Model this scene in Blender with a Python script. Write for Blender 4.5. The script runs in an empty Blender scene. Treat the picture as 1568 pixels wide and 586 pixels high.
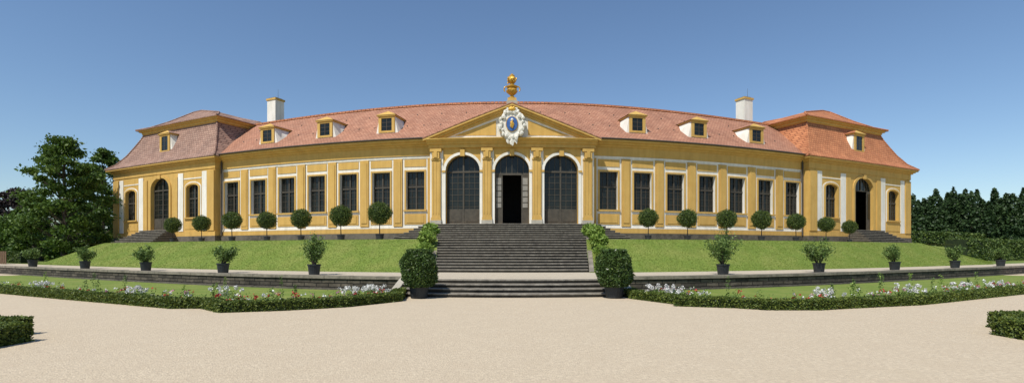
import bpy, math, random, bmesh
import numpy as np
from mathutils import Vector, Matrix
random.seed(7); rng=np.random.default_rng(7)
S=bpy.context.scene
COL=bpy.context.collection

# ------------------------------------------------------------------ plan curves
def G(X,Y):
    r=math.hypot(X,Y); th=math.atan2(X,Y); return (r*th,r)
def B(X,Y):
    th=math.atan(X/40.0); r=math.hypot(X,40.0)
    tx=math.cos(th)+th*math.sin(th); ty=math.sin(th); l=math.hypot(tx,ty); tx/=l; ty/=l
    o=Y-40.0
    return (r*th-ty*o, r+tx*o)
def ident(X,Y): return (X,Y)

# ------------------------------------------------------------------ materials
MATS={}
def nd(nt,t,**k):
    n=nt.nodes.new(t)
    for a,b in k.items(): setattr(n,a,b)
    return n
def mat(name,c1,c2=None,scale=2.0,rough=.85,bump=0.0,bscale=None,metal=0.0,detail=6,c3=None,spec=.3,streak=0):
    m=bpy.data.materials.new(name); m.use_nodes=True; nt=m.node_tree
    p=nt.nodes['Principled BSDF']; p.inputs['Roughness'].default_value=rough; p.inputs['Metallic'].default_value=metal
    p.inputs['Specular IOR Level'].default_value=spec
    c2=c2 or tuple(x*.75 for x in c1)
    tc=nd(nt,'ShaderNodeTexCoord'); no=nd(nt,'ShaderNodeTexNoise'); no.inputs['Scale'].default_value=scale; no.inputs['Detail'].default_value=detail
    no.inputs['Roughness'].default_value=.65
    nt.links.new(tc.outputs['Object'],no.inputs['Vector'])
    r=nd(nt,'ShaderNodeValToRGB'); r.color_ramp.elements[0].position=.35; r.color_ramp.elements[1].position=.65
    r.color_ramp.elements[0].color=(*c2,1); r.color_ramp.elements[1].color=(*c1,1)
    nt.links.new(no.outputs['Fac'],r.inputs['Fac'])
    out=r.outputs['Color']
    if c3:
        n2=nd(nt,'ShaderNodeTexNoise'); n2.inputs['Scale'].default_value=scale*.13; n2.inputs['Detail'].default_value=4
        nt.links.new(tc.outputs['Object'],n2.inputs['Vector'])
        r2=nd(nt,'ShaderNodeValToRGB'); r2.color_ramp.elements[0].position=.4; r2.color_ramp.elements[1].position=.68
        r2.color_ramp.elements[0].color=(0,0,0,1); r2.color_ramp.elements[1].color=(.6,.6,.6,1)
        nt.links.new(n2.outputs['Fac'],r2.inputs['Fac'])
        mx=nd(nt,'ShaderNodeMixRGB'); nt.links.new(r2.outputs['Color'],mx.inputs['Fac']); nt.links.new(out,mx.inputs['Color1']); mx.inputs['Color2'].default_value=(*c3,1)
        out=mx.outputs['Color']
    if streak>0:
        mp=nd(nt,'ShaderNodeMapping'); mp.inputs['Scale'].default_value=(2.2,2.2,.25)
        nt.links.new(tc.outputs['Object'],mp.inputs['Vector'])
        n3=nd(nt,'ShaderNodeTexNoise'); n3.inputs['Scale'].default_value=1.5; n3.inputs['Detail'].default_value=8; nt.links.new(mp.outputs[0],n3.inputs['Vector'])
        r3=nd(nt,'ShaderNodeValToRGB'); r3.color_ramp.elements[0].position=.35; r3.color_ramp.elements[1].position=.6
        v=1-streak; r3.color_ramp.elements[0].color=(v,v,v*.97,1); r3.color_ramp.elements[1].color=(1,1,1,1)
        nt.links.new(n3.outputs['Fac'],r3.inputs['Fac'])
        m3=nd(nt,'ShaderNodeMixRGB',blend_type='MULTIPLY'); m3.inputs['Fac'].default_value=1
        nt.links.new(out,m3.inputs['Color1']); nt.links.new(r3.outputs['Color'],m3.inputs['Color2']); out=m3.outputs['Color']
    nt.links.new(out,p.inputs['Base Color'])
    if bump>0:
        nb=nd(nt,'ShaderNodeTexNoise'); nb.inputs['Scale'].default_value=bscale or scale*5; nb.inputs['Detail'].default_value=5
        nt.links.new(tc.outputs['Object'],nb.inputs['Vector'])
        b=nd(nt,'ShaderNodeBump'); b.inputs['Strength'].default_value=bump; b.inputs['Distance'].default_value=.05
        nt.links.new(nb.outputs['Fac'],b.inputs['Height']); nt.links.new(b.outputs['Normal'],p.inputs['Normal'])
    MATS[name]=m; return m
def brickmat(name,c1,c2,cm,bw,bh,ms=.02,zs=1.0,rough=.85,bump=.4,blotch=None,nscale=.6,warp=0):
    m=bpy.data.materials.new(name); m.use_nodes=True; nt=m.node_tree
    p=nt.nodes['Principled BSDF']; p.inputs['Roughness'].default_value=rough; p.inputs['Specular IOR Level'].default_value=.25
    tc=nd(nt,'ShaderNodeTexCoord'); sx=nd(nt,'ShaderNodeSeparateXYZ'); cb=nd(nt,'ShaderNodeCombineXYZ')
    ml=nd(nt,'ShaderNodeMath',operation='MULTIPLY'); ml.inputs[1].default_value=zs
    src=tc.outputs['Object']
    if warp:
        nw=nd(nt,'ShaderNodeTexNoise'); nw.inputs['Scale'].default_value=2.5; nt.links.new(src,nw.inputs['Vector'])
        va=nd(nt,'ShaderNodeVectorMath',operation='MULTIPLY_ADD'); nt.links.new(nw.outputs['Color'],va.inputs[0]); va.inputs[1].default_value=(warp,warp,warp); nt.links.new(src,va.inputs[2]); src=va.outputs[0]
    nt.links.new(src,sx.inputs[0]); nt.links.new(sx.outputs['X'],cb.inputs['X'])
    nt.links.new(sx.outputs['Z'],ml.inputs[0]); nt.links.new(ml.outputs[0],cb.inputs['Y'])
    b=nd(nt,'ShaderNodeTexBrick'); b.inputs['Scale'].default_value=1; b.inputs['Brick Width'].default_value=bw; b.inputs['Row Height'].default_value=bh
    b.inputs['Mortar Size'].default_value=ms; b.inputs['Mortar Smooth'].default_value=.3
    b.inputs['Color1'].default_value=(*c1,1); b.inputs['Color2'].default_value=(*c2,1); b.inputs['Mortar'].default_value=(*cm,1)
    nt.links.new(cb.outputs[0],b.inputs['Vector'])
    no=nd(nt,'ShaderNodeTexNoise'); no.inputs['Scale'].default_value=nscale; no.inputs['Detail'].default_value=8; no.inputs['Roughness'].default_value=.7
    nt.links.new(tc.outputs['Object'],no.inputs['Vector'])
    r=nd(nt,'ShaderNodeValToRGB'); r.color_ramp.elements[0].position=.3; r.color_ramp.elements[1].position=.7
    bl=blotch or (.70,.70,.72)
    r.color_ramp.elements[0].color=(*bl,1); r.color_ramp.elements[1].color=(1.12,1.10,1.08,1)
    nt.links.new(no.outputs['Fac'],r.inputs['Fac'])
    mx=nd(nt,'ShaderNodeMixRGB',blend_type='MULTIPLY'); mx.inputs['Fac'].default_value=1
    nt.links.new(b.outputs['Color'],mx.inputs['Color1']); nt.links.new(r.outputs['Color'],mx.inputs['Color2'])
    nt.links.new(mx.outputs['Color'],p.inputs['Base Color'])
    bp=nd(nt,'ShaderNodeBump'); bp.inputs['Strength'].default_value=bump; bp.inputs['Distance'].default_value=.03; bp.invert=True
    nt.links.new(b.outputs['Fac'],bp.inputs['Height']); nt.links.new(bp.outputs['Normal'],p.inputs['Normal'])
    MATS[name]=m; return m
def leafmat(name,dark,mid,light,trans=.25,rough=.55):
    m=bpy.data.materials.new(name); m.use_nodes=True; nt=m.node_tree
    p=nt.nodes['Principled BSDF']; p.inputs['Roughness'].default_value=rough; p.inputs['Specular IOR Level'].default_value=.35
    g=nd(nt,'ShaderNodeNewGeometry'); r=nd(nt,'ShaderNodeValToRGB'); e=r.color_ramp.elements
    e[0].color=(*dark,1); e[1].color=(*light,1); x=e.new(.5); x.color=(*mid,1)
    nt.links.new(g.outputs['Random Per Island'],r.inputs['Fac'])
    nt.links.new(r.outputs['Color'],p.inputs['Base Color'])
    t=nd(nt,'ShaderNodeBsdfTranslucent'); nt.links.new(r.outputs['Color'],t.inputs['Color'])
    ms=nd(nt,'ShaderNodeMixShader'); ms.inputs[0].default_value=trans
    nt.links.new(p.outputs[0],ms.inputs[1]); nt.links.new(t.outputs[0],ms.inputs[2])
    nt.links.new(ms.outputs[0],nt.nodes['Material Output'].inputs['Surface'])
    MATS[name]=m; return m

mat('yellow_plaster',(.60,.385,.110),(.545,.335,.088),1.2,c3=(.52,.325,.10),bump=.05,bscale=30,streak=.12)
mat('white_plaster',(.82,.79,.72),(.74,.71,.64),1.5,c3=(.68,.64,.55),bump=.05,bscale=30,streak=.12)
mat('dark_stone',(.12,.105,.085),(.05,.045,.038),3,bump=.3,c3=(.17,.15,.12))
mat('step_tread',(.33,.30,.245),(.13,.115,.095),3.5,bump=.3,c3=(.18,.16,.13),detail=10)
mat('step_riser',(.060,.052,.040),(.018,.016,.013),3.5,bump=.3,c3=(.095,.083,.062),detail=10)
mat('light_stone',(.46,.42,.34),(.33,.30,.24),2,bump=.2)
mat('coping_stone',(.30,.26,.205),(.13,.115,.09),2.5,bump=.3,c3=(.18,.16,.13),detail=10)
brickmat('wall_blocks',(.15,.128,.10),(.06,.053,.044),(.022,.02,.017),.62,.165,.02,bump=1,blotch=(.35,.34,.32),nscale=2.2,warp=.07)
brickmat('roof_tile',(.455,.235,.152),(.375,.178,.112),(.21,.095,.06),.3,.22,.02,1.3)
brickmat('roof_tile_brown',(.39,.25,.19),(.30,.18,.135),(.15,.095,.075),.32,.24,.025,1.0)
brickmat('roof_tile_orange',(.53,.225,.105),(.44,.175,.08),(.25,.09,.045),.32,.24,.025,1.0)
mat('glass_dark',(.020,.023,.020),(.008,.010,.009),.8,rough=.12,spec=.3)
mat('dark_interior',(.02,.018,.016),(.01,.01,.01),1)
mat('window_frame',(.070,.060,.045),(.048,.042,.033),3,rough=.65)
mat('door_wood',(.085,.073,.055),(.055,.048,.037),3,rough=.65)
mat('curtain',(.30,.28,.24),(.2,.19,.17),3)
mat('gilding',(.62,.37,.06),(.38,.2,.03),4,rough=.4,metal=.35,bump=.3,bscale=14)
mat('blue_paint',(.05,.13,.36),(.03,.09,.26),4,rough=.5)
mat('lead_flashing',(.09,.08,.07),None,3,rough=.6)
mat('gravel',(.60,.50,.36),(.44,.36,.26),14,rough=.95,bump=.5,bscale=38,c3=(.49,.40,.285),detail=12)
mat('path_gravel',(.52,.45,.34),(.41,.35,.265),6,rough=.95,bump=.3,bscale=40,c3=(.44,.38,.29))
mat('lawn_grass',(.175,.235,.038),(.115,.17,.027),6,bump=.6,bscale=25,c3=(.24,.255,.065),detail=10)
mat('field_grass',(.14,.20,.035),(.09,.14,.025),2,bump=.5,c3=(.19,.21,.05))
mat('pot_black',(.028,.034,.036),(.018,.02,.022),5,rough=.5)
mat('bark',(.09,.07,.05),(.045,.036,.028),6,bump=.5)
mat('core_green',(.02,.034,.01),(.01,.018,.006),4)
mat('soil',(.08,.055,.035),(.05,.035,.022),6)
mat('fence_wood',(.16,.09,.05),(.1,.06,.035),5)
leafmat('leaf_box',(.03,.06,.012),(.065,.11,.02),(.14,.19,.04))
leafmat('leaf_hedge',(.04,.07,.012),(.09,.13,.02),(.19,.225,.04))
leafmat('leaf_laurel',(.03,.06,.014),(.055,.10,.022),(.11,.17,.04),.15,.38)
leafmat('leaf_shrub',(.05,.095,.018),(.10,.165,.035),(.20,.28,.075))
leafmat('leaf_bright',(.10,.18,.02),(.19,.29,.045),(.32,.42,.09))
leafmat('leaf_tree',(.035,.075,.010),(.07,.13,.018),(.13,.20,.03),.3)
leafmat('leaf_conifer',(.014,.034,.010),(.028,.058,.016),(.05,.09,.026),.1)
leafmat('leaf_purple',(.02,.012,.014),(.04,.026,.028),(.06,.045,.04),.1)
leafmat('grass_blade',(.15,.205,.030),(.18,.24,.036),(.22,.28,.05),.3)
leafmat('petal_white',(.55,.53,.5),(.68,.66,.62),(.8,.8,.78),.2)
leafmat('petal_red',(.35,.02,.02),(.5,.04,.03),(.55,.10,.08),.2)
leafmat('petal_pink',(.4,.12,.2),(.5,.2,.3),(.55,.3,.35),.2)

# ------------------------------------------------------------------ mesh builder
def link(o,parent=None):
    COL.objects.link(o)
    if parent: o.parent=parent
    return o
class MB:
    def __init__(s,fn=ident): s.v=[];s.f=[];s.m=[];s.names=[];s.fn=fn
    def mi(s,n):
        if n not in s.names: s.names.append(n)
        return s.names.index(n)
    def P(s,p):
        x,y=s.fn(p[0],p[1]); s.v.append((x,y,p[2])); return len(s.v)-1
    def face(s,idx,m): s.f.append(tuple(idx)); s.m.append(s.mi(m))
    def poly(s,pts,m): s.face([s.P(p) for p in pts],m)
    def ext(s,prof,x0,x1,m,seg=1.4,caps=True):
        n=max(1,int(math.ceil(abs(x1-x0)/seg))); k=len(prof); rings=[]
        for i in range(n+1):
            x=x0+(x1-x0)*i/n; rings.append([s.P((x,a,b)) for a,b in prof])
        for i in range(n):
            for j in range(k):
                j2=(j+1)%k
                s.face((rings[i][j],rings[i][j2],rings[i+1][j2],rings[i+1][j]),m)
        if caps: s.face(rings[0][::-1],m); s.face(rings[-1],m)
    def box(s,x0,x1,y0,y1,z0,z1,m,seg=1.4):
        s.ext([(y0,z0),(y0,z1),(y1,z1),(y1,z0)],x0,x1,m,seg)
    def build(s,name,parent=None,loc=None,smooth=False):
        me=bpy.data.meshes.new(name); me.from_pydata(s.v,[],s.f)
        for n in s.names: me.materials.append(MATS[n])
        me.polygons.foreach_set('material_index',s.m)
        if smooth: me.polygons.foreach_set('use_smooth',[True]*len(me.polygons))
        me.update()
        bm=bmesh.new(); bm.from_mesh(me); bmesh.ops.recalc_face_normals(bm,faces=bm.faces); bm.to_mesh(me); bm.free()
        o=bpy.data.objects.new(name,me); link(o,parent)
        if loc: o.location=loc
        return o
def empty(name,loc=(0,0,0)):
    o=bpy.data.objects.new(name,None); o.location=loc; o.empty_display_size=.3; COL.objects.link(o); return o
def leaves_mesh(name,groups):
    V=[];M=[];names=[];tot=0
    for pos,size,asp,mn in groups:
        n=len(pos)
        if n==0: continue
        a=rng.normal(size=(n,3)); a/=np.linalg.norm(a,axis=1)[:,None]
        b=rng.normal(size=(n,3)); b-=a*(a*b).sum(1)[:,None]; b/=np.linalg.norm(b,axis=1)[:,None]
        s=(size*rng.uniform(.6,1.35,n))[:,None]
        q=np.stack([pos-a*s,pos-b*s*asp,pos+a*s,pos+b*s*asp],1).reshape(-1,3)
        V.append(q)
        if mn not in names: names.append(mn)
        M+= [names.index(mn)]*n; tot+=n
    V=np.concatenate(V); F=np.arange(tot*4).reshape(-1,4)
    me=bpy.data.meshes.new(name); me.from_pydata(V.tolist(),[],F.tolist())
    for n in names: me.materials.append(MATS[n])
    me.polygons.foreach_set('material_index',M); me.update()
    return me
def cone(mb,p0,p1,r0,r1,m,n=8,caps=True):
    p0=Vector(p0);p1=Vector(p1); d=(p1-p0).normalized()
    a=d.orthogonal().normalized(); b=d.cross(a)
    R0=[mb.P(p0+(a*math.cos(t)+b*math.sin(t))*r0) for t in [2*math.pi*i/n for i in range(n)]]
    R1=[mb.P(p1+(a*math.cos(t)+b*math.sin(t))*r1) for t in [2*math.pi*i/n for i in range(n)]]
    for i in range(n): mb.face((R0[i],R0[(i+1)%n],R1[(i+1)%n],R1[i]),m)
    if caps: mb.face(R0[::-1],m); mb.face(R1,m)
def lathe(mb,prof,c,m,n=16,bump=0):
    rings=[]
    for r,z in prof:
        rings.append([mb.P((c[0]+r*(1+bump*math.sin(5*t+z*9))*math.cos(t),c[1]+r*(1+bump*math.sin(5*t+z*9))*math.sin(t),c[2]+z)) for t in [2*math.pi*i/n for i in range(n)]])
    for i in range(len(rings)-1):
        for j in range(n): mb.face((rings[i][j],rings[i][(j+1)%n],rings[i+1][(j+1)%n],rings[i+1][j]),m)
    mb.face(rings[0][::-1],m); mb.face(rings[-1],m)
def sph(n,rad,shell=.25):
    d=rng.normal(size=(n,3)); d/=np.linalg.norm(d,axis=1)[:,None]
    return d*(rad*(1-shell*rng.random(n)**1.5))[:,None]

# ------------------------------------------------------------------ ground
gb=MB(); gb.poly([(-3000,-3000,0),(3000,-3000,0),(3000,3000,0),(-3000,3000,0)],'field_grass'); gb.build('ground')
gb=MB(); gb.poly([(-110,-60,.006),(110,-60,.006),(110,45,.006),(-110,45,.006)],'gravel'); gb.build('gravel_plaza')
def sheet(name,xs,y0,y1,ny,z,m,fn=G):
    mb=MB(fn); idx=[[mb.P((x,y0+(y1-y0)*j/ny,z)) for j in range(ny+1)] for x in xs]
    for i in range(len(xs)-1):
        for j in range(ny): mb.face((idx[i][j],idx[i+1][j],idx[i+1][j+1],idx[i][j+1]),m)
    return mb.build(name)
sheet('grass_plateau',list(np.linspace(-120,120,121)),21.2,150,12,.592,'field_grass')
sheet('terrace_path',list(np.linspace(-75,75,90)),21.3,26.6,3,.600,'path_gravel')
sheet('stair_landing_path',list(np.linspace(-4.2,4.2,9)),19.9,21.6,1,.598,'path_gravel')
def seglist(pts,ns):
    out=[]
    for (a,b),n in zip(zip(pts,pts[1:]),ns):
        for i in range(n): out.append((a[0]+(b[0]-a[0])*i/n,a[1]+(b[1]-a[1])*i/n))
    out.append(pts[-1]); return out
ZT=2.45
bankdefs={'L':([(-4.0,26),(-35.5,26),(-47,39),(-47,70)],[(-4.45,30.5),(-31,30.5),(-42,41.5),(-42,70)]),
          'R':([(4.0,26),(36,26),(48,35),(100,58)],[(4.45,30.5),(31,30.5),(43,41),(88,68)])}
mb=MB(G); bankpts=[]
for k,(toe,cr) in bankdefs.items():
    T=seglist(toe,[30,12,12]); C=seglist(cr,[30,12,12]); rows=[]
    prof=[(0,0),(.06,.03),(.2,.16),(.5,.5),(.8,.84),(.94,.975),(1,1)]
    for u,w in prof:
        rows.append([mb.P((t[0]+(c[0]-t[0])*u,t[1]+(c[1]-t[1])*u,.6+(ZT-.6)*w)) for t,c in zip(T,C)])
    for a,b in zip(rows,rows[1:]):
        for i in range(len(T)-1): mb.face((a[i],a[i+1],b[i+1],b[i]),'lawn_grass')
    bk=[mb.P((c[0],90,ZT)) for c in C]
    for i in range(len(T)-1): mb.face((rows[-1][i],rows[-1][i+1],bk[i+1],bk[i]),'lawn_grass')
    bankpts.append((T,C))
a=[mb.P((x,30.5,ZT)) for x in (-4.45,0,4.45)]; b=[mb.P((x,90,ZT)) for x in (-4.45,0,4.45)]
for i in range(2): mb.face((a[i],a[i+1],b[i+1],b[i]),'lawn_grass')
lawn=mb.build('lawn_bank')
sheet('upper_terrace_path',list(np.linspace(-41,41,60)),33.5,39,2,ZT+.005,'path_gravel')
pos=[]
for (T,C) in bankpts:
    n=75000; i=rng.integers(0,41,n); f=rng.random(n); u=rng.random(n)
    T=np.array(T);C=np.array(C); t=T[i]*(1-f)[:,None]+T[i+1]*f[:,None]; c=C[i]*(1-f)[:,None]+C[i+1]*f[:,None]
    p=t+(c-t)*u[:,None]; w=np.interp(u,[q[0] for q in prof],[q[1] for q in prof]); z=.6+(ZT-.6)*w
    r=np.hypot(p[:,0],p[:,1]); th=np.arctan2(p[:,0],p[:,1])
    pos.append(np.stack([r*th,r,z+.01],1))
me=leaves_mesh('grass_blades',[(np.concatenate(pos),.032,.3,'grass_blade')])
link(bpy.data.objects.new('bank_grass',me))

# ------------------------------------------------------------------ retaining walls
for sgn in (-1,1):
    e=empty('retaining_wall')
    x0,x1=(4.5,75) if sgn>0 else (-75,-4.5)
    mb=MB(G); mb.box(x0,x1,21.0,21.4,-.1,.50,'wall_blocks',1.2); mb.build('wall_face',e)
    mb=MB(G); x=4.5
    while x<74:
        a,b=sorted((sgn*x,sgn*(x+1.185))); mb.box(a,b,20.93+random.uniform(-.012,.012),21.5,.50,.63+random.uniform(-.008,.008),'coping_stone',1.3); x+=1.2
    mb.build('coping',e)
    mb=MB(G); mb.box(x0,x1,20.9,20.998,-.1,.08,'dark_stone',1.2); mb.build('footing',e)
# ------------------------------------------------------------------ stairs
st=empty('garden_staircase')
def stepblock(mb,hw0,y0,y1,zt,h,x0=None):
    a,b=(-hw0,hw0) if x0 is None else (x0-hw0,x0+hw0)
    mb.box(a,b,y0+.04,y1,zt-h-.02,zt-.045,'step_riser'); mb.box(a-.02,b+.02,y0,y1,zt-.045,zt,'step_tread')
mb=MB(G)
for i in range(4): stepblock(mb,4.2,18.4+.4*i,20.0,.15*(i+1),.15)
mb.build('lower_flight',st)
mb=MB(G)
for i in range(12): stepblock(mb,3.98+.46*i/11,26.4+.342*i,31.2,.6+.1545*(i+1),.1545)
mb.build('upper_flight',st)
mb=MB(B)
for i in range(8): stepblock(mb,8.2-.24*i,36.2+.3*i,39.3,ZT+.17*(i+1),.17)
mb.build('perron_steps',st)
for s in (-1,1):
    mb=MB(G); xa,xb=sorted((s*4.203,s*4.48))
    mb.ext([(17.9,-.05),(17.9,.14),(18.3,.22),(20.9,.80),(21.38,.80),(21.38,-.05)],xa,xb,'light_stone'); mb.build('cheek',st)
    mb=MB(G); (xa,ya,za),(xb,yb,zb)=(s*4.0,26.1,.62),(s*4.5,30.6,2.52)
    A=[(xa,ya,za-.3),(xa+s*.25,ya,za-.3),(xa+s*.25,ya,za+.02),(xa,ya,za+.02)]; Bq=[(xb,yb,zb-.3),(xb+s*.25,yb,zb-.3),(xb+s*.25,yb,zb+.02),(xb,yb,zb+.02)]
    ia=[mb.P(p) for p in A]; ib=[mb.P(p) for p in Bq]
    for j in range(4): mb.face((ia[j],ia[(j+1)%4],ib[(j+1)%4],ib[j]),'coping_stone')
    mb.face(ia,'coping_stone'); mb.face(ib[::-1],'coping_stone'); mb.build('stringer',st)

# ------------------------------------------------------------------ the orangery
OR=empty('orangery_building',(0,40,ZT))
OR_inv=Matrix.Translation((0,-40,-ZT))
def done(mbx,name,smooth=False):
    o=mbx.build(name,None,smooth=smooth); o.parent=OR; o.matrix_parent_inverse=OR_inv; return o
class Part(MB):
    def __init__(s): super().__init__(B)
def arch_pts(xc,w,zs,rise,n=14):
    return [(xc-w/2*math.cos(math.pi*i/n), zs+rise*math.sin(math.pi*i/n)) for i in range(n+1)]
def wall_open(mb,y0,y1,x0,x1,z0,z1,ops,m):
    ops=sorted(ops); x=x0
    for xc,w,zb,zs,rise in ops:
        a,b=xc-w/2,xc+w/2
        mb.box(x,a,y0,y1,z0,z1,m); mb.box(a,b,y0,y1,z0,zb,m)
        if rise<=0: mb.box(a,b,y0,y1,zs,z1,m)
        else:
            P=arch_pts(xc,w,zs,rise)
            for (xa,za),(xb,zb2) in zip(P,P[1:]):
                mb.poly([(xa,y0,za),(xb,y0,zb2),(xb,y0,z1),(xa,y0,z1)],m)
                mb.poly([(xa,y0,za),(xa,y1,za),(xb,y1,zb2),(xb,y0,zb2)],m)
        x=b
    mb.box(x,x1,y0,y1,z0,z1,m)
def surround(mb,y0,y1,xc,w,zb,zs,rise,t,m,sill=True):
    a,b=xc-w/2,xc+w/2
    mb.box(a-t,a,y0,y1,zb,zs,m); mb.box(b,b+t,y0,y1,zb,zs,m)
    if sill: mb.box(a-t-.06,b+t+.06,y0-.06,y1,zb-.12,zb-.002,m)
    if rise<=0: mb.box(a-t,b+t,y0,y1,zs+.001,zs+t,m)
    else:
        P=arch_pts(xc,w,zs,rise); Q=arch_pts(xc,w+2*t,zs,rise+t)
        for i in range(len(P)-1):
            p0,p1,q0,q1=P[i],P[i+1],Q[i],Q[i+1]
            mb.poly([(p0[0],y0,p0[1]),(p1[0],y0,p1[1]),(q1[0],y0,q1[1]),(q0[0],y0,q0[1])],m)
            mb.poly([(q0[0],y0,q0[1]),(q1[0],y0,q1[1]),(q1[0],y1,q1[1]),(q0[0],y1,q0[1])],m)
            mb.poly([(p0[0],y0,p0[1]),(p1[0],y0,p1[1]),(p1[0],y1,p1[1]),(p0[0],y1,p0[1])],m)
def ztop(x,xc,w,zs,rise):
    if rise<=0: return zs
    t=max(0,1-((x-xc)/(w/2))**2); return zs+rise*math.sqrt(t)
def window(mb,y,xc,w,zb,zs,rise,cols,rows,fm='window_frame',cross=None,panel=0):
    a,b=xc-w/2,xc+w/2; zt=zs+max(rise,0)
    n=10 if rise>0 else 2
    for i in range(n):
        xa=a+w*i/n; xb=a+w*(i+1)/n
        mb.poly([(xa,y+.06,zb),(xb,y+.06,zb),(xb,y+.06,ztop(xb,xc,w,zs,rise)),(xa,y+.06,ztop(xa,xc,w,zs,rise))],'glass_dark')
    f=.07
    mb.box(a,a+f,y,y+.05,zb,zs,fm); mb.box(b-f,b,y,y+.05,zb,zs,fm)
    mb.box(xc-.06,xc+.06,y-.02,y+.04,zb,zt-.02,fm)
    mb.box(a,b,y-.005,y+.045,zb,zb+f,fm)
    if rise<=0: mb.box(a,b,y-.006,y+.045,zs-f,zs,fm)
    else:
        P=arch_pts(xc,w,zs,rise); Q=arch_pts(xc,w-.16,zs,rise-.08)
        for i in range(len(P)-1): mb.poly([(P[i][0],y,P[i][1]),(P[i+1][0],y,P[i+1][1]),(Q[i+1][0],y,Q[i+1][1]),(Q[i][0],y,Q[i][1])],fm)
    for i in range(1,cols):
        x=a+w*i/cols
        if abs(x-xc)<.05: continue
        mb.box(x-.016,x+.016,y+.02,y+.05,zb,ztop(x,xc,w,zs,rise),fm)
    for j in range(1,rows):
        z=zb+(zs-zb)*j/rows; t=.016
        mb.box(a,b,y+.024,y+.054,z-t,z+t,fm)
    if cross: mb.box(a,b,y-.03,y+.04,cross-.07,cross+.07,fm)
    if panel>0:
        mb.box(a+f,xc-.06,y+.005,y+.04,zb+f,zb+panel,'door_wood'); mb.box(xc+.06,b-f,y+.005,y+.04,zb+f,zb+panel,'door_wood')
        mb.box(a+f+.12,xc-.18,y-.015,y+.004,zb+f+.15,zb+panel-.15,'door_wood'); mb.box(xc+.18,b-f-.12,y-.015,y+.004,zb+f+.15,zb+panel-.15,'door_wood')

WX=[7.68+2.807*i for i in range(7)]; WW=1.5
walls=Part(); trimy=Part(); trimw=Part(); wins=Part(); plinth=Part(); corn=Part()
for s in (-1,1):
    xs=[s*x for x in WX]; lo,hi=sorted((s*6.2,s*25.7))
    wall_open(walls,40.0,40.45,lo,hi,3.1,9.5,[(x,WW,5.05,8.1,0) for x in xs],'white_plaster')
    for x in xs:
        window(wins,40.25,x,WW,5.05,8.1,0,4,6,cross=6.9)
        surround(trimy,39.93,39.998,x,WW,5.05,8.1,0,.12,'yellow_plaster')
        trimy.box(x-.88,x+.88,39.96,39.998,8.48,9.06,'yellow_plaster')
        trimy.box(x-.88,x+.88,39.96,39.998,3.88,4.72,'yellow_plaster')
        trimy.box(x-.7,x+.7,39.93,39.959,4.0,4.6,'yellow_plaster')
    for i in range(1,len(WX)):
        xc=s*(WX[i-1]+WX[i])/2; trimy.box(xc-.36,xc+.36,39.90,39.998,3.72,9.12,'yellow_plaster'); trimy.box(xc-.24,xc+.24,39.86,39.899,4.0,8.9,'yellow_plaster')
    a,b=sorted((s*6.26,s*6.66)); trimy.box(a,b,39.9,39.998,3.72,9.12,'yellow_plaster')
    trimw.box(lo,hi,39.95,39.998,9.14,9.32,'white_plaster')
    trimw.box(lo,hi,39.952,39.998,3.56,3.68,'white_plaster')
    trimy.box(lo,hi,39.90,39.999,3.18,3.54,'yellow_plaster')
    trimy.box(lo,hi,39.88,40.2,9.33,10.06,'yellow_plaster')
    corn.ext([(39.88,10.0),(39.78,10.04),(39.76,10.14),(39.58,10.2),(39.54,10.32),(39.34,10.36),(39.30,10.5),(40.3,10.5),(40.3,10.0)],lo,hi,'yellow_plaster')
    plinth.box(lo,hi,39.8,40.2,ZT-.3,3.17,'dark_stone')
    trimy.ext([(39.22,10.52),(39.14,10.56),(39.14,10.62),(39.30,10.64),(39.30,10.52)],lo,hi,'lead_flashing')
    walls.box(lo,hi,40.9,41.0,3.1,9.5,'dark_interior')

# central projection
CW=6.26
DX=[-3.73,0,3.73]
wall_open(walls,39.2,39.7,-CW,CW,3.81,9.8,[(x,2.6,3.82,7.95,1.22) for x in DX],'yellow_plaster')
walls.box(-CW,-CW+.02,39.7,40.3,3.1,9.8,'yellow_plaster'); walls.box(CW-.02,CW,39.7,40.3,3.1,9.8,'yellow_plaster')
plinth.box(-CW-.05,CW+.05,39.1,40.0,ZT-.3,3.80,'dark_stone')
for x in DX:
    surround(trimw,39.10,39.198,x,2.6,3.82,7.95,1.22,.2,'white_plaster',sill=False)
    trimw.box(x-.17,x+.17,39.0,39.198,9.05,9.55,'yellow_plaster')
    trimy.box(x-1.56,x-1.3,39.04,39.099,7.82,7.97,'yellow_plaster'); trimy.box(x+1.3,x+1.56,39.04,39.099,7.82,7.97,'yellow_plaster')
for x in (-3.73,3.73): window(wins,39.55,x,2.6,3.82,7.95,1.22,6,9,fm='door_wood',cross=7.9,panel=1.2)
P=arch_pts(0,2.6,7.95,1.22)
for i in range(14): wins.poly([(P[i][0],39.56,7.7),(P[i+1][0],39.56,7.7),(P[i+1][0],39.56,P[i+1][1]),(P[i][0],39.56,P[i][1])],'glass_dark')
wins.box(-1.3,1.3,39.48,39.56,7.62,7.78,'door_wood')
for i in range(1,6):
    xx=-1.3+2.6*i/6; wins.box(xx-.025,xx+.025,39.5,39.55,7.78,ztop(xx,0,2.6,7.95,1.22),'door_wood')
for s in (-1,1):
    a,b=sorted((s*1.3,s*.72)); wins.box(a,b,39.5,39.56,3.82,7.62,'door_wood')
    wins.box(a+.1,b-.1,39.46,39.498,5.1,7.4,'curtain')
    for z in (5.5,5.95,6.4,6.85): wins.box(a+.1,b-.1,39.44,39.459,z-.025,z+.025,'door_wood')
walls.box(-1.25,1.25,43.5,43.6,3.8,9.3,'dark_interior'); walls.box(-1.31,-1.3,39.7,43.5,3.8,9.3,'dark_interior'); walls.box(1.3,1.31,39.7,43.5,3.8,9.3,'dark_interior')
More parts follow.
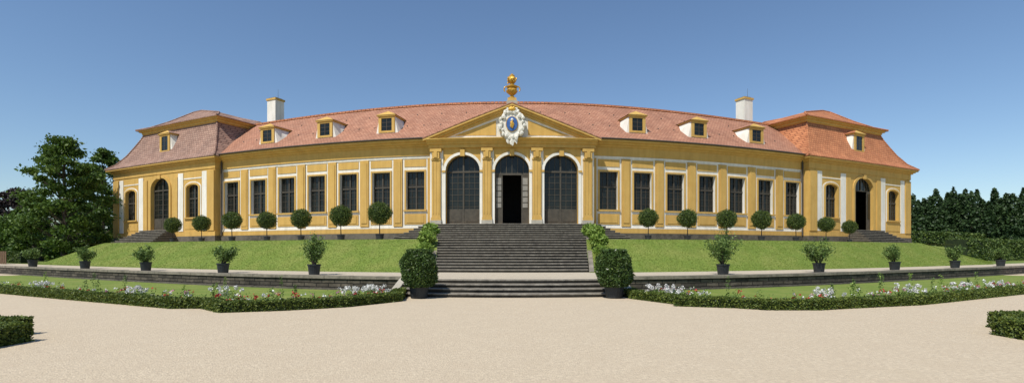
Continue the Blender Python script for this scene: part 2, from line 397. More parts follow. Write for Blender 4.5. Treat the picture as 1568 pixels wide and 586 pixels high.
walls.box(-1.3,1.3,39.3,43.5,3.70,3.812,'step_tread'); walls.box(-1.3,1.3,39.7,43.5,9.3,9.35,'dark_interior')
for xc in (-5.72,-1.865,1.865,5.72):
    w=.33
    trimw.box(xc-.50,xc+.50,39.14,39.196,3.9,9.5,'white_plaster')
    trimy.box(xc-w,xc+w,38.98,39.138,4.35,8.75,'yellow_plaster')
    trimy.box(xc-w-.08,xc+w+.08,38.9,39.13,3.83,4.12,'light_stone'); trimy.box(xc-w-.04,xc+w+.04,38.94,39.132,4.121,4.35,'yellow_plaster')
    trimy.box(xc-w-.03,xc+w+.03,38.92,39.134,8.75,8.87,'yellow_plaster')
    trimy.box(xc-w+.06,xc+w-.06,38.86,39.136,8.871,9.4,'yellow_plaster')
    trimy.box(xc-.12,xc+.12,38.78,38.859,8.95,9.4,'yellow_plaster')
    trimy.box(xc-w-.1,xc+w+.1,38.82,39.131,9.401,9.62,'yellow_plaster')
    for dx in (-.22,0,.22): trimy.box(xc+dx-.03,xc+dx+.03,38.955,38.979,4.6,8.6,'yellow_plaster')
trimy.box(-CW-.05,CW+.05,39.0,40.0,9.7,9.95,'yellow_plaster')
corn.ext([(38.98,9.951),(38.86,10.0),(38.84,10.1),(38.7,10.16),(38.55,10.3),(38.55,10.36),(40.2,10.36),(40.2,9.951)],-CW-.12,CW+.12,'yellow_plaster')
# pediment
ZB,ZA,HW=10.36,12.9,6.5
def gable(mbx,y0,y1,hw,zb,za,m):
    n=6
    pts=[(-hw+hw*i/n, zb+(za-zb)*i/n) for i in range(n+1)]+[(hw*i/n, za-(za-zb)*i/n) for i in range(1,n+1)]
    F=[mbx.P((x,y0,z)) for x,z in pts]; F2=[mbx.P((x,y1,z)) for x,z in pts]
    Fb=[mbx.P((x,y0,zb)) for x,z in pts]
    for i in range(len(pts)-1):
        mbx.face((F[i],F[i+1],Fb[i+1],Fb[i]),m); mbx.face((F[i],F[i+1],F2[i+1],F2[i]),m)
gable(trimw,39.0,39.6,HW-.35,ZB,ZA-.25,'white_plaster')
sl=(ZA-ZB)/HW
def rake(mbx,y0,y1,off0,off1,m,xin=0,xout=HW):
    n=6
    for s in (-1,1):
        A=[]
        for i in range(n+1):
            x=xin+(xout-xin)*i/n; z=ZA-sl*x
            A.append([mbx.P((s*x,y0,z+off0)),mbx.P((s*x,y0,z+off1)),mbx.P((s*x,y1,z+off1)),mbx.P((s*x,y1,z+off0))])
        for i in range(n):
            for j in range(4): mbx.face((A[i][j],A[i][(j+1)%4],A[i+1][(j+1)%4],A[i+1][j]),m)
        mbx.face(A[-1],m)
rake(corn,38.55,39.1,-.12,.02,'yellow_plaster',0,HW+.1)
rake(corn,38.72,39.1,-.30,-.122,'yellow_plaster',0,HW-.15)
rake(corn,38.86,39.1,-.50,-.302,'yellow_plaster',0,HW-.85)
for s in (-1,1):
    pp=[(s*1.2,38.95,10.6),(s*4.3,38.95,10.6),(s*1.2,38.95,11.72)]
    q=[(s*1.2,38.999,10.6),(s*4.3,38.999,10.6),(s*1.2,38.999,11.72)]
    trimy.poly(pp,'yellow_plaster')
    for i in range(3): trimy.poly([pp[i],pp[(i+1)%3],q[(i+1)%3],q[i]],'yellow_plaster')
roof=Part()
n=6
for s in (-1,1):
    for i in range(n):
        xa=(HW+.12)*i/n; xb=(HW+.12)*(i+1)/n
        za=ZA+.03-sl*xa; zb=ZA+.03-sl*xb
        roof.poly([(s*xa,38.52,za),(s*xb,38.52,zb),(s*xb,43.2,zb),(s*xa,43.2,za)],'roof_tile')
        roof.poly([(s*xa,38.52,za+.07),(s*xb,38.52,zb+.07),(s*xb,43.2,zb+.07),(s*xa,43.2,za+.07)],'roof_tile')
        roof.poly([(s*xa,38.52,za),(s*xb,38.52,zb),(s*xb,38.52,zb+.07),(s*xa,38.52,za+.07)],'roof_tile')
RP=[(39.22,10.56),(39.9,10.9),(40.7,11.42),(45,14.8),(50.4,10.6),(50.4,10.5),(45,14.3),(40.4,10.52)]
roof.ext(RP,-28.3,28.3,'roof_tile',1.2)
done(roof,'main_roof')
rr=Part()
x=-28.2
while x<28.2:
    rr.ext([(44.84,14.76),(44.9,14.93),(45.1,14.93),(45.16,14.76)],x,x+.38,'roof_tile_orange',1.2); x+=.42
done(rr,'ridge_tiles')
def rz(y): return 11.42+(y-40.7)*(14.8-11.42)/4.3 if y>40.7 else 10.9+(y-39.9)*.65
sg=Part()
for yy in (41.6,43.4):
    x=-25
    while x<25:
        if abs(x)>6 or yy>43: sg.box(x,x+.08,yy,yy+.05,rz(yy)-.02,rz(yy)+.10,'lead_flashing')
        x+=1.45 if yy<43 else 2.3
done(sg,'snow_guards')
body=Part()
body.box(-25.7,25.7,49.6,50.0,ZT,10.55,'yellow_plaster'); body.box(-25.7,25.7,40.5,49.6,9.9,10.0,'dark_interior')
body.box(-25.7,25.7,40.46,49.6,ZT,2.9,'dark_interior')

# pavilions
pav=Part()
PY,PB=39.3,50.3; PI,PO=25.58,38.5
for s in (-1,1):
    lo,hi=sorted((s*PI,s*PO)); cx=s*32.04
    ops=[(cx-s*3.97,1.4,4.95,7.75,.32),(cx,2.35,3.83,7.9,1.12),(cx+s*3.97,1.4,4.95,7.75,.32)]
    wall_open(walls,PY,PY+.45,lo,hi,3.1,9.4,ops,'yellow_plaster')
    for xc,w,zb,zs,r in (ops[0],ops[2]):
        window(wins,PY+.22,xc,w,zb,zs,r,4,6,cross=6.75)
        surround(trimy,PY-.09,PY-.002,xc,w,zb,zs,r,.17,'yellow_plaster')
        surround(trimw,PY-.04,PY-.003,xc,w+.36,zb-.15,zs,r+.18,.10,'white_plaster',sill=False)
        trimy.box(xc-.95,xc+.95,PY-.035,PY-.002,3.85,4.55,'yellow_plaster')
    if s<0: window(wins,PY+.25,cx,2.35,3.83,7.9,1.12,4,8,fm='door_wood',cross=7.8,panel=1.2)
    else:
        window(wins,PY+.25,cx,2.35,7.7,7.9,1.12,6,2,fm='door_wood')
        for t in (-1,1):
            a,b=sorted((cx+t*1.17,cx+t*.7)); wins.box(a,b,PY+.2,PY+.26,3.83,7.7,'door_wood')
            wins.box(a+.1,b-.1,PY+.17,PY+.199,5.0,7.5,'glass_dark')
        walls.box(cx-1.17,cx+1.17,PY+.3,PY+3,3.7,3.832,'step_tread')
    surround(trimy,PY-.1,PY-.002,cx,2.35,3.83,7.9,1.12,.22,'yellow_plaster',sill=False)
    trimy.box(cx-.16,cx+.16,PY-.18,PY-.101,8.9,9.3,'yellow_plaster')
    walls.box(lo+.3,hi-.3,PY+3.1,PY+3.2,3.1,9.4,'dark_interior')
    for u in (-1,1):
        for d0,d1 in ((2.25,2.85),(5.05,5.6)):
            a,b=sorted((cx+u*d0,cx+u*d1)); trimw.box(a,b,PY-.05,PY-.002,3.65,9.22,'white_plaster')
        a,b=sorted((cx+u*5.66,cx+u*6.44)); trimy.box(a,b,PY-.12,PY-.002,3.65,9.22,'yellow_plaster')
        a,b=sorted((cx+u*1.68,cx+u*2.2)); trimy.box(a,b,PY-.08,PY-.002,3.65,8.9,'yellow_plaster')
        a,b=sorted((cx+u*2.9,cx+u*5.0)); trimw.box(a,b,PY-.03,PY-.001,8.6,8.7,'white_plaster')
    for xx in (lo,hi-.4):
        pav.box(xx+.001,xx+.399,PY+.45,PB,3.1,9.4,'yellow_plaster')
    pav.box(lo,hi,PB-.4,PB,ZT,9.4,'yellow_plaster')
    def ring(o,z0,z1,m,target):
        target.box(lo-o,hi+o,PY-o,PB+o,z0,z1,m)
    ring(.10,ZT-.3,3.17,'dark_stone',plinth); ring(.06,3.171,3.6,'yellow_plaster',trimy)
    ring(.06,9.401,10.0,'yellow_plaster',trimy); ring(.2,10.001,10.14,'yellow_plaster',corn); ring(.34,10.141,10.26,'yellow_plaster',corn); ring(.5,10.261,10.4,'yellow_plaster',corn)
    pr=Part(); mname='roof_tile_brown' if s<0 else 'roof_tile_orange'
    def rect_ring(o,z,nx=8,ny=5):
        x0,x1,y0,y1=lo+o,hi-o,PY+o,PB-o; R=[]
        for i in range(nx): R.append(pr.P((x0+(x1-x0)*i/nx,y0,z)))
        for i in range(ny): R.append(pr.P((x1,y0+(y1-y0)*i/ny,z)))
        for i in range(nx): R.append(pr.P((x1-(x1-x0)*i/nx,y1,z)))
        for i in range(ny): R.append(pr.P((x0,y1-(y1-y0)*i/ny,z)))
        return R
    def skin(L,m):
        RR=[rect_ring(*q) for q in L]
        for a,b in zip(RR,RR[1:]):
            for i in range(len(a)): pr.face((a[i],a[(i+1)%len(a)],b[(i+1)%len(a)],b[i]),m)
        return RR
    skin([(-.54,10.4),(-.56,10.46),(.15,11.05),(.75,12.0),(1.2,12.95),(1.55,13.75),(1.75,14.3)],mname)
    skin([(1.75,14.25),(1.6,14.35),(1.6,14.5),(1.42,14.56),(1.42,14.68),(1.28,14.72)],'yellow_plaster')
    RR=skin([(1.24,14.70),(1.22,14.78),(2.1,15.12),(3.2,15.8)],mname)
    last=RR[-1]; ac=(lo+hi)/2+s*1.9; ax0,ax1=ac-.5,ac+.5; ay=(PY+PB)/2-.3; AZ=17.2
    p0=pr.P((ax0,ay,AZ)); p1=pr.P((ax1,ay,AZ)); nx,ny=8,5
    for i in range(nx):
        if i==nx//2: pr.face((last[i],p1,p0),mname)
        pr.face((last[i],last[i+1],p0 if i<nx//2 else p1),mname)
    for i in range(nx,nx+ny): pr.face((last[i],last[i+1],p1),mname)
    for i in range(nx+ny,2*nx+ny):
        if i-nx-ny==nx//2: pr.face((last[i],p0,p1),mname)
        pr.face((last[i],last[(i+1)%len(last)],p1 if i-nx-ny<nx//2 else p0),mname)
    for i in range(2*nx+ny,2*nx+2*ny): pr.face((last[i],last[(i+1)%len(last)],p0),mname)
    def ridge(pts,r=.09):
        W=[Vector((*B(p[0],p[1]),p[2]+.02)) for p in pts]; q=MB()
        for a,b in zip(W,W[1:]): cone(q,a,b,r,r,mname,6)
        return q
    for ex,ax in ((lo,ax0),(hi,ax1)):
        for ey in (PY,PB):
            k=1 if ex==lo else -1; l=1 if ey==PY else -1
            done(ridge([(ex+k*o,ey+l*o,z) for o,z in ((-.54,10.46),(.15,11.05),(.75,12.0),(1.2,12.95),(1.55,13.75),(1.72,14.25))]),'hip_ridge')
            done(ridge([(ex+k*o,ey+l*o,z) for o,z in ((1.24,14.78),(2.1,15.12),(3.2,15.8))]+[(ax,ay,AZ)]),'hip_ridge')
    done(ridge([(ax0,ay,AZ),(ax1,ay,AZ)]),'top_ridge')
    done(pr,'pavilion_roof')
    ps=Part()
    for i in range(8): stepblock(ps,2.5-.1*i,36.6+.28*i,39.15,ZT+.17*(i+1),.17,cx)
    done(ps,'pavilion_steps')
    dp=Part(); dp.box(s*25.4-.05,s*25.4+.05,39.72,39.82,3.2,10.3,'lead_flashing'); done(dp,'downpipe')
done(body,'rear_block'); done(pav,'pavilion_walls')

def dormer(xc,yf,zb,w,h,tile):
    d=Part(); a,b=xc-w/2,xc+w/2; zt=zb+h; depth=3.0
    d.box(a,b,yf,yf+depth,zb-.2,zt,'white_plaster',5)
    t=.2
    d.box(a-.04,a+t,yf-.07,yf-.002,zb,zt,'yellow_plaster'); d.box(b-t,b+.04,yf-.07,yf-.002,zb,zt,'yellow_plaster')
    d.box(a+t,b-t,yf-.07,yf-.002,zb,zb+.16,'yellow_plaster'); d.box(a+t,b-t,yf-.07,yf-.002,zt-.16,zt,'yellow_plaster')
    d.box(a+t,b-t,yf-.02,yf-.004,zb+.16,zt-.16,'glass_dark')
    d.box(xc-.03,xc+.03,yf-.04,yf-.021,zb+.16,zt-.16,'window_frame')
    for k in (1,2):
        z=zb+.16+(h-.32)*k/3; d.box(a+t,b-t,yf-.036,yf-.022,z-.02,z+.02,'window_frame')
    d.box(a-.14,b+.14,yf-.16,yf+depth,zt+.001,zt+.1,'yellow_plaster',5)
    for s2 in (-1,1):
        e=a if s2<0 else b
        d.poly([(e,yf+.02,zt),(e,yf+2.2,zt),(e+s2*.55,yf+1.2,zb+.45),(e+s2*.30,yf+.05,zb-.1)],'white_plaster')
        d.poly([(e,yf+.02,zb-.2),(e,yf+.02,zt),(e+s2*.30,yf+.05,zb-.1)],'white_plaster')
    q=[(a-.2,yf-.2,zt+.101),(b+.2,yf-.2,zt+.101),(b+.2,yf+depth,zt+.101),(a-.2,yf+depth,zt+.101)]
    r0=(xc,yf+.25,zt+.5); r1=(xc,yf+depth,zt+.5)
    d.poly([q[0],q[1],r0],'yellow_plaster'); d.poly([q[1],q[2],r1,r0],tile); d.poly([q[3],q[0],r0,r1],tile)
    done(d,'dormer')
for s in (-1,1):
    for x in (10.4,15.9,21.5): dormer(s*x,40.75,11.5,1.3,1.35,'roof_tile')
    dormer(s*32.4,40.0,11.75,1.2,1.75,'roof_tile_brown' if s<0 else 'roof_tile_orange')
    c=Part(); x=s*(26.6 if s<0 else 26.1)
    c.box(x-.5,x+.5,46.4,47.5,12,17.7,'white_plaster',5); c.box(x-.57,x+.57,46.33,47.57,17.701,17.9,'yellow_plaster',5); c.box(x-.4,x+.4,46.5,47.4,17.901,18.0,'lead_flashing',5)
    done(c,'chimney')
    q=MB(); p=B(x,46.9); cone(q,(p[0]+.3,p[1],17.8),(p[0]+.3,p[1],19.0),.02,.01,'lead_flashing',5); done(q,'lightning_rod')
done(walls,'walls'); done(trimy,'yellow_trim'); done(trimw,'white_trim'); done(wins,'windows'); done(plinth,'plinth'); done(corn,'cornice')

# coat of arms
ca=MB()
def blob(rx,rz_,y0,y1,m,wob=0,k=7,cz=11.55,cx=0,n=48,ph=0):
    pts=[]
    for i in range(n):
        t=2*math.pi*i/n; w=1+wob*math.cos(k*t+ph)
        pts.append((cx+rx*w*math.cos(t),cz+rz_*w*math.sin(t)))
    c=ca.P((cx,y0-.05,cz)); F=[ca.P((x,y0,z)) for x,z in pts]; Bk=[ca.P((x,y1,z)) for x,z in pts]
    for i in range(n): ca.face((F[i],F[(i+1)%n],c),m); ca.face((F[i],F[(i+1)%n],Bk[(i+1)%n],Bk[i]),m)
blob(.96,1.12,38.50,38.9,'white_plaster',.10,9,cz=11.3)
blob(.74,.92,38.42,38.53,'white_plaster',.05,6,cz=11.3)
blob(.42,.54,38.30,38.43,'blue_paint',0,cz=11.3)
blob(.47,.59,38.36,38.42,'gilding',0,cz=11.3)
blob(.15,.28,38.22,38.32,'gilding',.12,5,cz=11.25)
blob(.10,.10,38.22,38.32,'white_plaster',0,cz=11.6)
for i in range(22):
    t=2*math.pi*i/22+.2; rr_=.10+.05*((i*7)%3)/2; q_=1.0 if i%2 else .88
    blob(rr_,rr_*1.3,38.32-.02*(i%3),38.56,'white_plaster',.15,3,cz=11.3+1.06*q_*math.sin(t),cx=.92*q_*math.cos(t),n=12,ph=i)
blob(.5,.22,38.32,38.5,'white_plaster',.12,8,cz=12.34); blob(.28,.17,38.26,38.4,'gilding',.15,7,cz=12.42)
for s in (-1,1): blob(.13,.45,38.4,38.56,'white_plaster',.1,5,cz=10.3,cx=s*.32)
blob(.2,.4,38.38,38.56,'white_plaster',.1,5,cz=10.1)
done(ca,'coat_of_arms',False)
fi=MB()
fi.box(-.42,.42,38.75,39.55,12.75,13.2,'light_stone'); fi.box(-.34,.34,38.83,39.47,13.2,13.42,'yellow_plaster')
lathe(fi,[(.30,0),(.32,.06),(.16,.14),(.12,.26),(.28,.36),(.40,.5),(.44,.62),(.34,.74),(.26,.8),(.40,.88),(.42,.95),(.3,1.02),(.16,1.08),(.14,1.16),(.24,1.24),(.32,1.38),(.34,1.5),(.27,1.62),(.2,1.7),(.2,1.78),(.08,1.88),(.02,1.95)],(0,39.15,13.42),'gilding',20,.10)
for s in (-1,1):
    prev=None
    for i in range(10):
        t=-.3*math.pi+1.5*math.pi*i/9; r=.17
        p=(s*(.46+r*math.cos(t)*.9),39.15,14.15+r*1.2*math.sin(t))
        if prev: cone(fi,prev,p,.05,.05,'gilding',6)
        prev=p
for i in range(22):
    t=random.random()*6.28; z=random.uniform(1.2,1.65); r=.31
    c=(r*math.cos(t),39.15+r*math.sin(t),13.42+z); cone(fi,(c[0],c[1],c[2]-.06),(c[0]*1.1,39.15+(c[1]-39.15)*1.1,c[2]+.05),.07,.04,'gilding',6)
done(fi,'gilded_vase_finial',False)

# ------------------------------------------------------------------ plants
def inst(name,parts,loc,rot=0,sc=1.0):
    e=empty(name,loc); e.rotation_euler=(0,0,rot); e.scale=(sc,sc,sc)
    for pn,me in parts:
        o=bpy.data.objects.new(pn,me); link(o,e)
    return e
def meshof(mb,smooth=False):
    o=mb.build('tmp',smooth=smooth); me=o.data; bpy.data.objects.remove(o); return me
def pot(r,h,m='pot_black'):
    mb=MB(); lathe(mb,[(r*.78,0),(r*.82,.02),(r*.98,h-.07),(r*1.06,h-.07),(r*1.06,h),(r*.95,h),(r*.9,h-.06)],(0,0,0),m,18)
    lathe(mb,[(r*.9,h-.07),(.01,h-.05)],(0,0,0),'soil',12); return meshof(mb,False)
tp=pot(.27,.5)
mb=MB(); cone(mb,(0,0,.4),(.02,.01,1.3),.04,.03,'bark'); lathe(mb,[(.05,1.3),(.4,1.42),(.56,1.75),(.56,2.0),(.4,2.3),(.05,2.4)],(0,0,0),'core_green',12); ttr=meshof(mb)
TF=[]
for k in range(4):
    p=sph(5200,.76,.26); d=p/np.linalg.norm(p,axis=1)[:,None]
    p*=(1+.08*np.sin(d[:,0]*6+k*2)*np.cos(d[:,2]*5+k)+.05*np.sin(d[:,1]*11+k))[:,None]
    p[:,2]=p[:,2]*(.92+.04*(k%3))+1.86
    TF.append(leaves_mesh('topiary_foliage',[(p,.045,.5,'leaf_box'),(sph(420,.84,.14)*[1,1,.95]+[0,0,1.86],.055,.4,'leaf_hedge')]))
tops=[(-9.67,1.12),(-12.7,1.05),(-16.0,.98),(-19.0,.95),(-22.3,1.0),(-25.4,.92),(-28.6,.90),(9.97,.93),(13.06,.95),(16.3,.97),(19.4,.98),(22.7,.95),(25.8,.88),(28.4,.80)]
for i,(X,sc) in enumerate(tops):
    x,y=G(X,36.4); inst('potted_topiary_tree',[('pot',tp),('trunk',ttr),('foliage',TF[i%4])],(x,y,ZT+.005),random.random()*6,sc)
def shrub(h,w,seed,n=2600):
    r=np.random.default_rng(seed); mb=MB(); P=[]
    for k in range(16):
        a=r.uniform(0,6.28); rr=w/2*math.sqrt(r.uniform(.02,1)); top=(rr*math.cos(a),rr*math.sin(a),.45+h*(r.uniform(.6,1.05)*(1-.35*(rr/(w/2))**2)))
        mid=(top[0]*.45,top[1]*.45,.45+(top[2]-.45)*.5)
        cone(mb,(top[0]*.08,top[1]*.08,.4),mid,.018,.013,'bark',5,False); cone(mb,mid,top,.013,.006,'bark',5,False)
        m=n//16; t=r.uniform(.35,1.08,m)[:,None]; b=np.array(mid)*1.0; tt=np.array(top)
        q=np.where(t<.5,np.array([0,0,.45])+(b-[0,0,.45])*(t*2),b+(tt-b)*((t-.5)*2)); q=q+r.normal(size=(m,3))*[.10,.10,.08]*(w/1.3)
        P.append(q)
    return meshof(mb), leaves_mesh('shrub_foliage',[(np.concatenate(P),.07,.36,'leaf_shrub')])
tub=pot(.29,.5)
SH=[(-8.98,1.45,1.35),(-13.98,1.0,1.25),(-19.2,.95,1.2),(-24.4,.95,1.2),(-30.1,.9,1.1),(9.65,1.55,1.75),(15.1,1.35,1.45),(20.5,1.0,1.2),(26.0,1.1,1.2),(31.3,1.0,1.1)]
for i,(X,h,w) in enumerate(SH):
    st_,fo=shrub(h,w*.98,20+i,1500 if w<1.6 else 2200); x,y=G(X,21.95)
    inst('potted_shrub',[('tub',tub),('stems',st_),('foliage',fo)],(x,y,.60),random.random()*6)
bp=pot(.36,.5)
for k,s in enumerate((-1,1)):
    n=15000; th=rng.uniform(0,6.28,n); z=rng.uniform(0,1,n)
    R=.60*(1-.28*np.clip((.25-z)/.25,0,1)**2-.5*np.clip((z-.68)/.32,0,1)**2.0)*(1+.08*np.sin(3*th+6*z+k)+.04*np.sin(7*th+15*z))
    R*=rng.uniform(.84,1.04,n); m=n//6; R[:m]*=np.sqrt(rng.random(m)); z[:m]=.95+.07*rng.random(m); R[:m]*=.75
    p=np.stack([R*np.cos(th),R*np.sin(th),.42+z*1.30],1)
    fo=leaves_mesh('clipped_foliage',[(p,.042,.5,'leaf_laurel'),(p[rng.integers(0,n,1200)]*[1.06,1.06,1.0],.05,.45,'leaf_box')])
    mb=MB(); lathe(mb,[(.2,.4),(.42,.55),(.48,.9),(.48,1.4),(.3,1.62),(.05,1.66)],(0,0,0),'core_green',14)
    x,y=G(s*(3.32 if s<0 else 3.66),18.0)
    inst('potted_laurel_bush',[('tub',bp),('core',meshof(mb)),('foliage',fo)],(x,y,.006),k*2)
for i,(X,Y,z,sc) in enumerate([(-5.0,31.0,ZT,1.0),(-4.9,29.2,1.93,1.0),(-4.75,27.7,1.3,.9),(4.85,31.3,ZT,1.0),(5.0,30.0,2.25,1.0),(4.95,28.7,1.75,1.0),(4.9,27.6,1.25,.8)]):
    p=sph(900,.52,.7)*[1,1,.8]+[0,0,.6]; fo=leaves_mesh('foliage',[(p,.14,.33,'leaf_bright')]); x,y=G(X,Y)
    inst('potted_hydrangea',[('pot',pot(.2,.3)),('foliage',fo)],(x,y,z-.02),i,sc)

def hedge(name,pts,w,h,z0=0.0,dens=900,ls=.035,lm='leaf_hedge',fn=G,sub=3.0,core='core_green'):
    P=[]
    for a,b in zip(pts,pts[1:]):
        n=max(1,int(math.dist(a,b)/sub))
        for i in range(n): P.append((a[0]+(b[0]-a[0])*i/n,a[1]+(b[1]-a[1])*i/n))
    P.append(pts[-1]); P=[Vector(fn(*p)) for p in P]
    mb=MB(); cloud=[]
    L=[];N=len(P)
    for i in range(N):
        d0=(P[i]-P[i-1]).normalized() if i>0 else None; d1=(P[i+1]-P[i]).normalized() if i<N-1 else None
        d=((d0 or d1)+(d1 or d0)).normalized(); nn=Vector((-d.y,d.x)); ref=d1 or d0; rn=Vector((-ref.y,ref.x))
        L.append(nn/max(.5,nn.dot(rn)))
    q=w/2-.03; rings=[]
    for p,nn in zip(P,L): rings.append([mb.P((p.x+nn.x*a,p.y+nn.y*a,z)) for a,z in ((-q,z0),(-q,z0+h-.03),(q,z0+h-.03),(q,z0))])
    for a,b in zip(rings,rings[1:]):
        for j in range(4): mb.face((a[j],a[(j+1)%4],b[(j+1)%4],b[j]),core)
    mb.face(rings[0],core); mb.face(rings[-1][::-1],core)
    for i in range(N-1):
        ln=(P[i+1]-P[i]).length; n=int(ln*(w+2*h)*dens)
        t=rng.random(n); s=rng.uniform(0,w+2*h,n)
        off=np.where(s<h,-w/2,np.where(s>h+w,w/2,s-h-w/2)); z=np.where(s<h,s,np.where(s>h+w,s-h-w,h))
        j=rng.normal(size=(n,3))*ls*.45; wob=.03*np.sin(t*ln*5+i)+.02*np.sin(t*ln*13)
        x=P[i].x+(P[i+1].x-P[i].x)*t+(L[i].x*(1-t)+L[i+1].x*t)*off; y=P[i].y+(P[i+1].y-P[i].y)*t+(L[i].y*(1-t)+L[i+1].y*t)*off
        cloud.append(np.stack([x,y,z0+z+np.where(z>=h,wob*(h if h<1 else 1.5),0)],1)+j)
    e=empty(name); mb.build('hedge_core',e)
    link(bpy.data.objects.new('hedge_leaves',leaves_mesh('hedge_leaves',[(np.concatenate(cloud),ls,.6,lm)])),e)
LB=[(-4.45,20.6),(-3.9,16.7),(-5.0,14.6),(-6.3,13.1),(-7.5,11.9),(-8.5,12.5),(-9.2,11.9),(-14,11.6),(-18,11.1),(-30,10.5)]
RB=[(4.45,20.6),(4.35,17.6),(5.3,15.1),(5.15,14.8),(6.5,13.7),(7.0,12.9),(8.2,12.15),(9.2,12.0),(11.4,11.3),(17.3,11.0),(30,10.6)]
for LBx in (LB,RB):
    P=[]
    for a,b in zip(LBx,LBx[1:]):
        n=max(1,int(math.dist(a,b)/1.0)); P+=[(a[0]+(b[0]-a[0])*i/n,a[1]+(b[1]-a[1])*i/n) for i in range(n)]
    xe=LBx[-1][0]; P.append(LBx[-1]); P+=[(xe+(LBx[0][0]-xe)*i/24,20.95) for i in range(25)]
    mb=MB(G); mb.poly([(p[0],p[1],.012) for p in P],'lawn_grass'); mb.build('parterre_lawn')
    hedge('box_hedge',LBx,.42,.28,0,1700,.034,'leaf_hedge')
    groups={'leaf_shrub':[],'petal_white':[],'petal_red':[],'petal_pink':[],'leaf_bright':[]}
    Q=[Vector(p) for p in LBx]; sgn=-1 if LBx is LB else 1
    for a,b in zip(Q[1:],Q[2:]):
        d=(b-a); ln=d.length; d.normalize(); nn=Vector((-d.y,d.x))
        if nn.y<0: nn=-nn
        if a.x*sgn<7.4: nn=Vector((sgn*.9,.45)).normalized()
        for _ in range(int(ln*24)):
            t=random.random()*ln; o=random.uniform(.25,1.15); c=a+d*t+nn*o
            x,y=G(c.x,c.y); hgt=random.uniform(.08,.40)**1.0; r=random.uniform(.06,.15)
            m=26; q=rng.normal(size=(m,3))*[r*.6,r*.6,hgt*.3]+[x,y,hgt*.55]; q[:,2]=np.abs(q[:,2])+.01
            groups['leaf_shrub' if random.random()<.75 else 'leaf_bright'].append(q)
            u=random.random()
            fm='petal_white' if u<.16 else 'petal_red' if u<.30 else 'petal_pink' if u<.35 else None
            if fm: groups[fm].append(rng.normal(size=(8,3))*[r*.4,r*.4,.025]+[x,y,hgt+.06])
    for X,Y,rad in ([(-4.75,17.2,.2),(-5.2,16.4,.15),(-5.0,17.5,.14),(-8.6,13.6,.24),(-11.6,12.9,.17),(-16.3,12.4,.15)] if sgn<0 else [(4.95,17.0,.2),(5.4,16.3,.2),(9.3,13.2,.19),(12.3,12.5,.2),(14.9,12.4,.17),(17,12.2,.15)]):
        x,y=G(X,Y)
        hd=np.concatenate([sph(26,.07,.5)+[x+random.gauss(0,rad),y+random.gauss(0,rad),.30+random.uniform(0,rad*1.1)] for _ in range(12)])
        groups['petal_white'].append(hd); groups['leaf_shrub'].append(sph(300,rad*1.3,.6)*[1.2,1.2,.8]+[x,y,.2])
    for _ in range(12):
        X=sgn*random.uniform(6.5,17); Y=13.0+random.uniform(-.2,.5) if abs(X)>8 else 14.5; x,y=G(X,Y); hh=random.uniform(.5,.95)
        m=110; z=rng.random(m)*hh; q=np.stack([x+rng.normal(size=m)*.05*(1.3-z/hh),y+rng.normal(size=m)*.05,z],1); groups['leaf_bright' if random.random()<.4 else 'leaf_shrub'].append(q)
    gl_=[(np.concatenate(v),.032 if k.startswith('leaf') else .028,.5 if k.startswith('leaf') else .9,k) for k,v in groups.items() if v]
    link(bpy.data.objects.new('flower_bed',leaves_mesh('flower_bed',gl_)))
hedge('box_hedge',[(-15,10.05),(-9.95,10.05),(-9.95,9.2),(-9.15,9.2),(-9.15,7.4)],.5,.34,0,2200,.03,'leaf_hedge',fn=ident,sub=1)
hedge('box_hedge',[(16,10.95),(10.7,10.95),(10.7,9.95),(9.85,9.95),(9.85,8)],.5,.34,0,2200,.03,'leaf_hedge',fn=ident,sub=1)
hedge('clipped_hedge',[(43.5,47.5),(50,46.5),(62,46),(80,46)],1.6,2.0,ZT-.2,60,.16,'leaf_box',sub=4)
hedge('clipped_hedge',[(44,37),(55,37.5),(75,38)],2.0,2.5,.6,70,.14,'leaf_box',sub=4)
hedge('clipped_hedge',[(-48,42),(-60,41),(-90,40)],1.6,2.6,.6,70,.15,'leaf_hedge',sub=4)
hedge('clipped_hedge',[(-40,28.5),(-50,28),(-70,27)],1.0,1.0,.6,120,.1,'leaf_box',sub=4)

# ---- trees
def tree(name,loc,h,cw,trunk=.28,n=26000,ls=.17,lm='leaf_tree',seed=1,cb=.22,nc=46,cr=.105):
    r=np.random.default_rng(seed); e=empty(name,loc); mb=MB()
    cone(mb,(0,0,-.2),(.1,.05,h*.35),trunk,trunk*.65,'bark',10); cone(mb,(.1,.05,h*.35),(0,0,h*.9),trunk*.65,trunk*.12,'bark',8)
    C=[];Rr=[]
    for k in range(nc):
        u=(k+.5)/nc; zz=cb+(1-cb)*u; a=k*2.4+r.uniform(-.5,.5)
        env=cw/2*(max(0.02,math.sin(math.pi*min(1,(u*.84+.14)**.85)))**.7)
        rr=env*math.sqrt(r.uniform(.1,1.15))*.9; c=np.array([rr*math.cos(a),rr*math.sin(a),h*zz*.96+r.uniform(-.3,.3)])
        C.append(c); Rr.append(cw*cr*r.uniform(.6,1.5)*(1-.35*u))
        z0=max(h*.15,c[2]-rr*.7-.6); cone(mb,(.05,.02,z0),tuple(c),trunk*.22,.02,'bark',5,False)
    m=n//nc; P=[]
    for c,R in zip(C,Rr):
        d=r.normal(size=(m,3)); d/=np.linalg.norm(d,axis=1)[:,None]; d*=(R*r.random(m)**.5*(1+.35*r.normal(size=m)))[:,None]*[1.25,1.25,.65]; P.append(c+d)
    mb.build('trunk',e)
    link(bpy.data.objects.new('crown',leaves_mesh('crown',[(np.concatenate(P),ls,.6,lm)])),e); return e
def gl(th,r,z=.6): return (r*th,r,z)
tree('deciduous_tree',gl(-.880,51,.6),12.8,7.4,seed=3,n=24000,cb=.10,nc=64,ls=.15)
tree('deciduous_tree',gl(-.805,62,.6),13.9,7.6,seed=5,n=20000,cb=.12,nc=54)
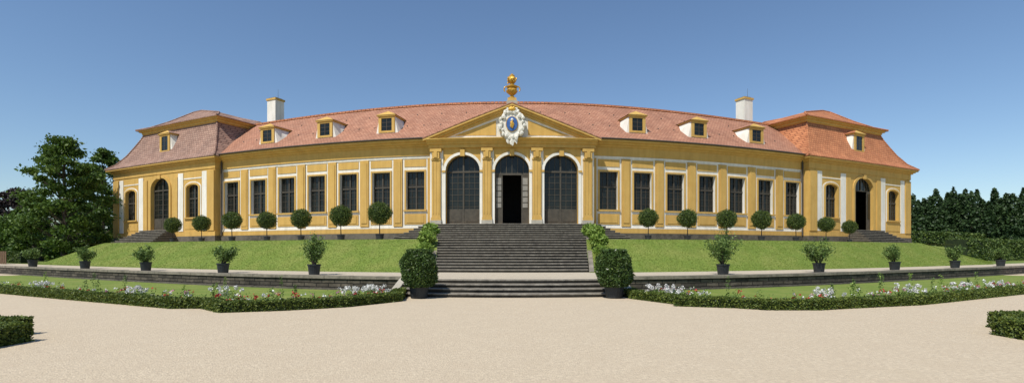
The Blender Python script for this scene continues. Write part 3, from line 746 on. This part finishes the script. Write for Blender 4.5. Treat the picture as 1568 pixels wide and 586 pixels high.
tree('deciduous_tree',gl(-.925,60,.6),7.4,7,seed=8,n=16000,cb=.06,nc=44)
tree('deciduous_tree',gl(-.83,70,.6),8.0,9,seed=9,n=16000,cb=.05,nc=44)
tree('copper_beech_tree',gl(-.975,85,.6),11.8,9,seed=6,n=22000,ls=.22,lm='leaf_purple',cb=.1,cr=.13)
tree('deciduous_tree',gl(-.985,66,.6),5.6,8,seed=10,n=16000,cb=.05,nc=40)
tree('deciduous_tree',gl(-.94,72,.6),5.6,8,seed=11,n=16000,cb=.05,nc=40)
P=[];mb=MB()
for i in range(30):
    th=.775+.0115*i; r_=82-i*.35+random.uniform(-2,2); hh=random.uniform(9.6,12.3)-i*.08; w=random.uniform(3.2,5.0)
    x,y,_=gl(th,r_); cone(mb,(x,y,0),(x,y,hh*.9),.25,.05,'bark',6)
    n=2600; u=rng.random(n)**.7; z=hh*(1-u*.97); R=w/2*(u**.55)*(.75+.35*np.sin(z*3+i)*.4)*np.sqrt(rng.uniform(.35,1,n)); a=rng.uniform(0,6.28,n)
    P.append(np.stack([x+R*np.cos(a),y+R*np.sin(a),z+.4],1))
e=empty('distant_conifer_row'); mb.build('trunks',e); link(bpy.data.objects.new('foliage',leaves_mesh('foliage',[(np.concatenate(P),.24,.6,'leaf_conifer')])),e)
fe=empty('wooden_fence')
mb=MB(G)
for i in range(34):
    x=-38.0-i*.35; mb.box(x,x+.24,24.6,24.64,.6,1.75,'fence_wood')
mb.box(-50,-38,24.65,24.7,.85,.95,'fence_wood'); mb.box(-50,-38,24.65,24.7,1.45,1.55,'fence_wood')
mb.build('pickets',fe)

# ------------------------------------------------------------------ light
az=math.radians(34); el=math.radians(56)
tos=Vector((-math.sin(az)*math.cos(el),-math.cos(az)*math.cos(el),math.sin(el)))
sl_=bpy.data.lights.new('sun','SUN'); sl_.energy=4.9; sl_.angle=math.radians(.53); sl_.color=(1,.955,.87)
so=bpy.data.objects.new('sun',sl_); link(so); so.rotation_euler=tos.to_track_quat('Z','Y').to_euler(); so.location=(-20,-20,40)
w=bpy.data.worlds.new('World'); S.world=w; w.use_nodes=True; nt=w.node_tree
sk=nt.nodes.new('ShaderNodeTexSky'); sk.sky_type='NISHITA'; sk.sun_disc=False; sk.sun_elevation=el; sk.sun_rotation=math.atan2(tos.x,tos.y)
sk.air_density=1.1; sk.dust_density=.1; sk.ozone_density=5.0
bg=nt.nodes['Background']; bg.inputs['Strength'].default_value=.12; nt.links.new(sk.outputs[0],bg.inputs[0])
S.view_settings.view_transform='Standard'; S.view_settings.look='None'; S.view_settings.exposure=0

c=bpy.data.cameras.new('camera'); co=bpy.data.objects.new('camera',c); link(co)
co.location=(0,0,1.65); co.rotation_euler=(math.pi/2,0,0)
c.sensor_width=36; c.lens=36*780/1568; c.shift_y=93/1568; c.clip_end=5000; c.clip_start=.1
S.camera=co
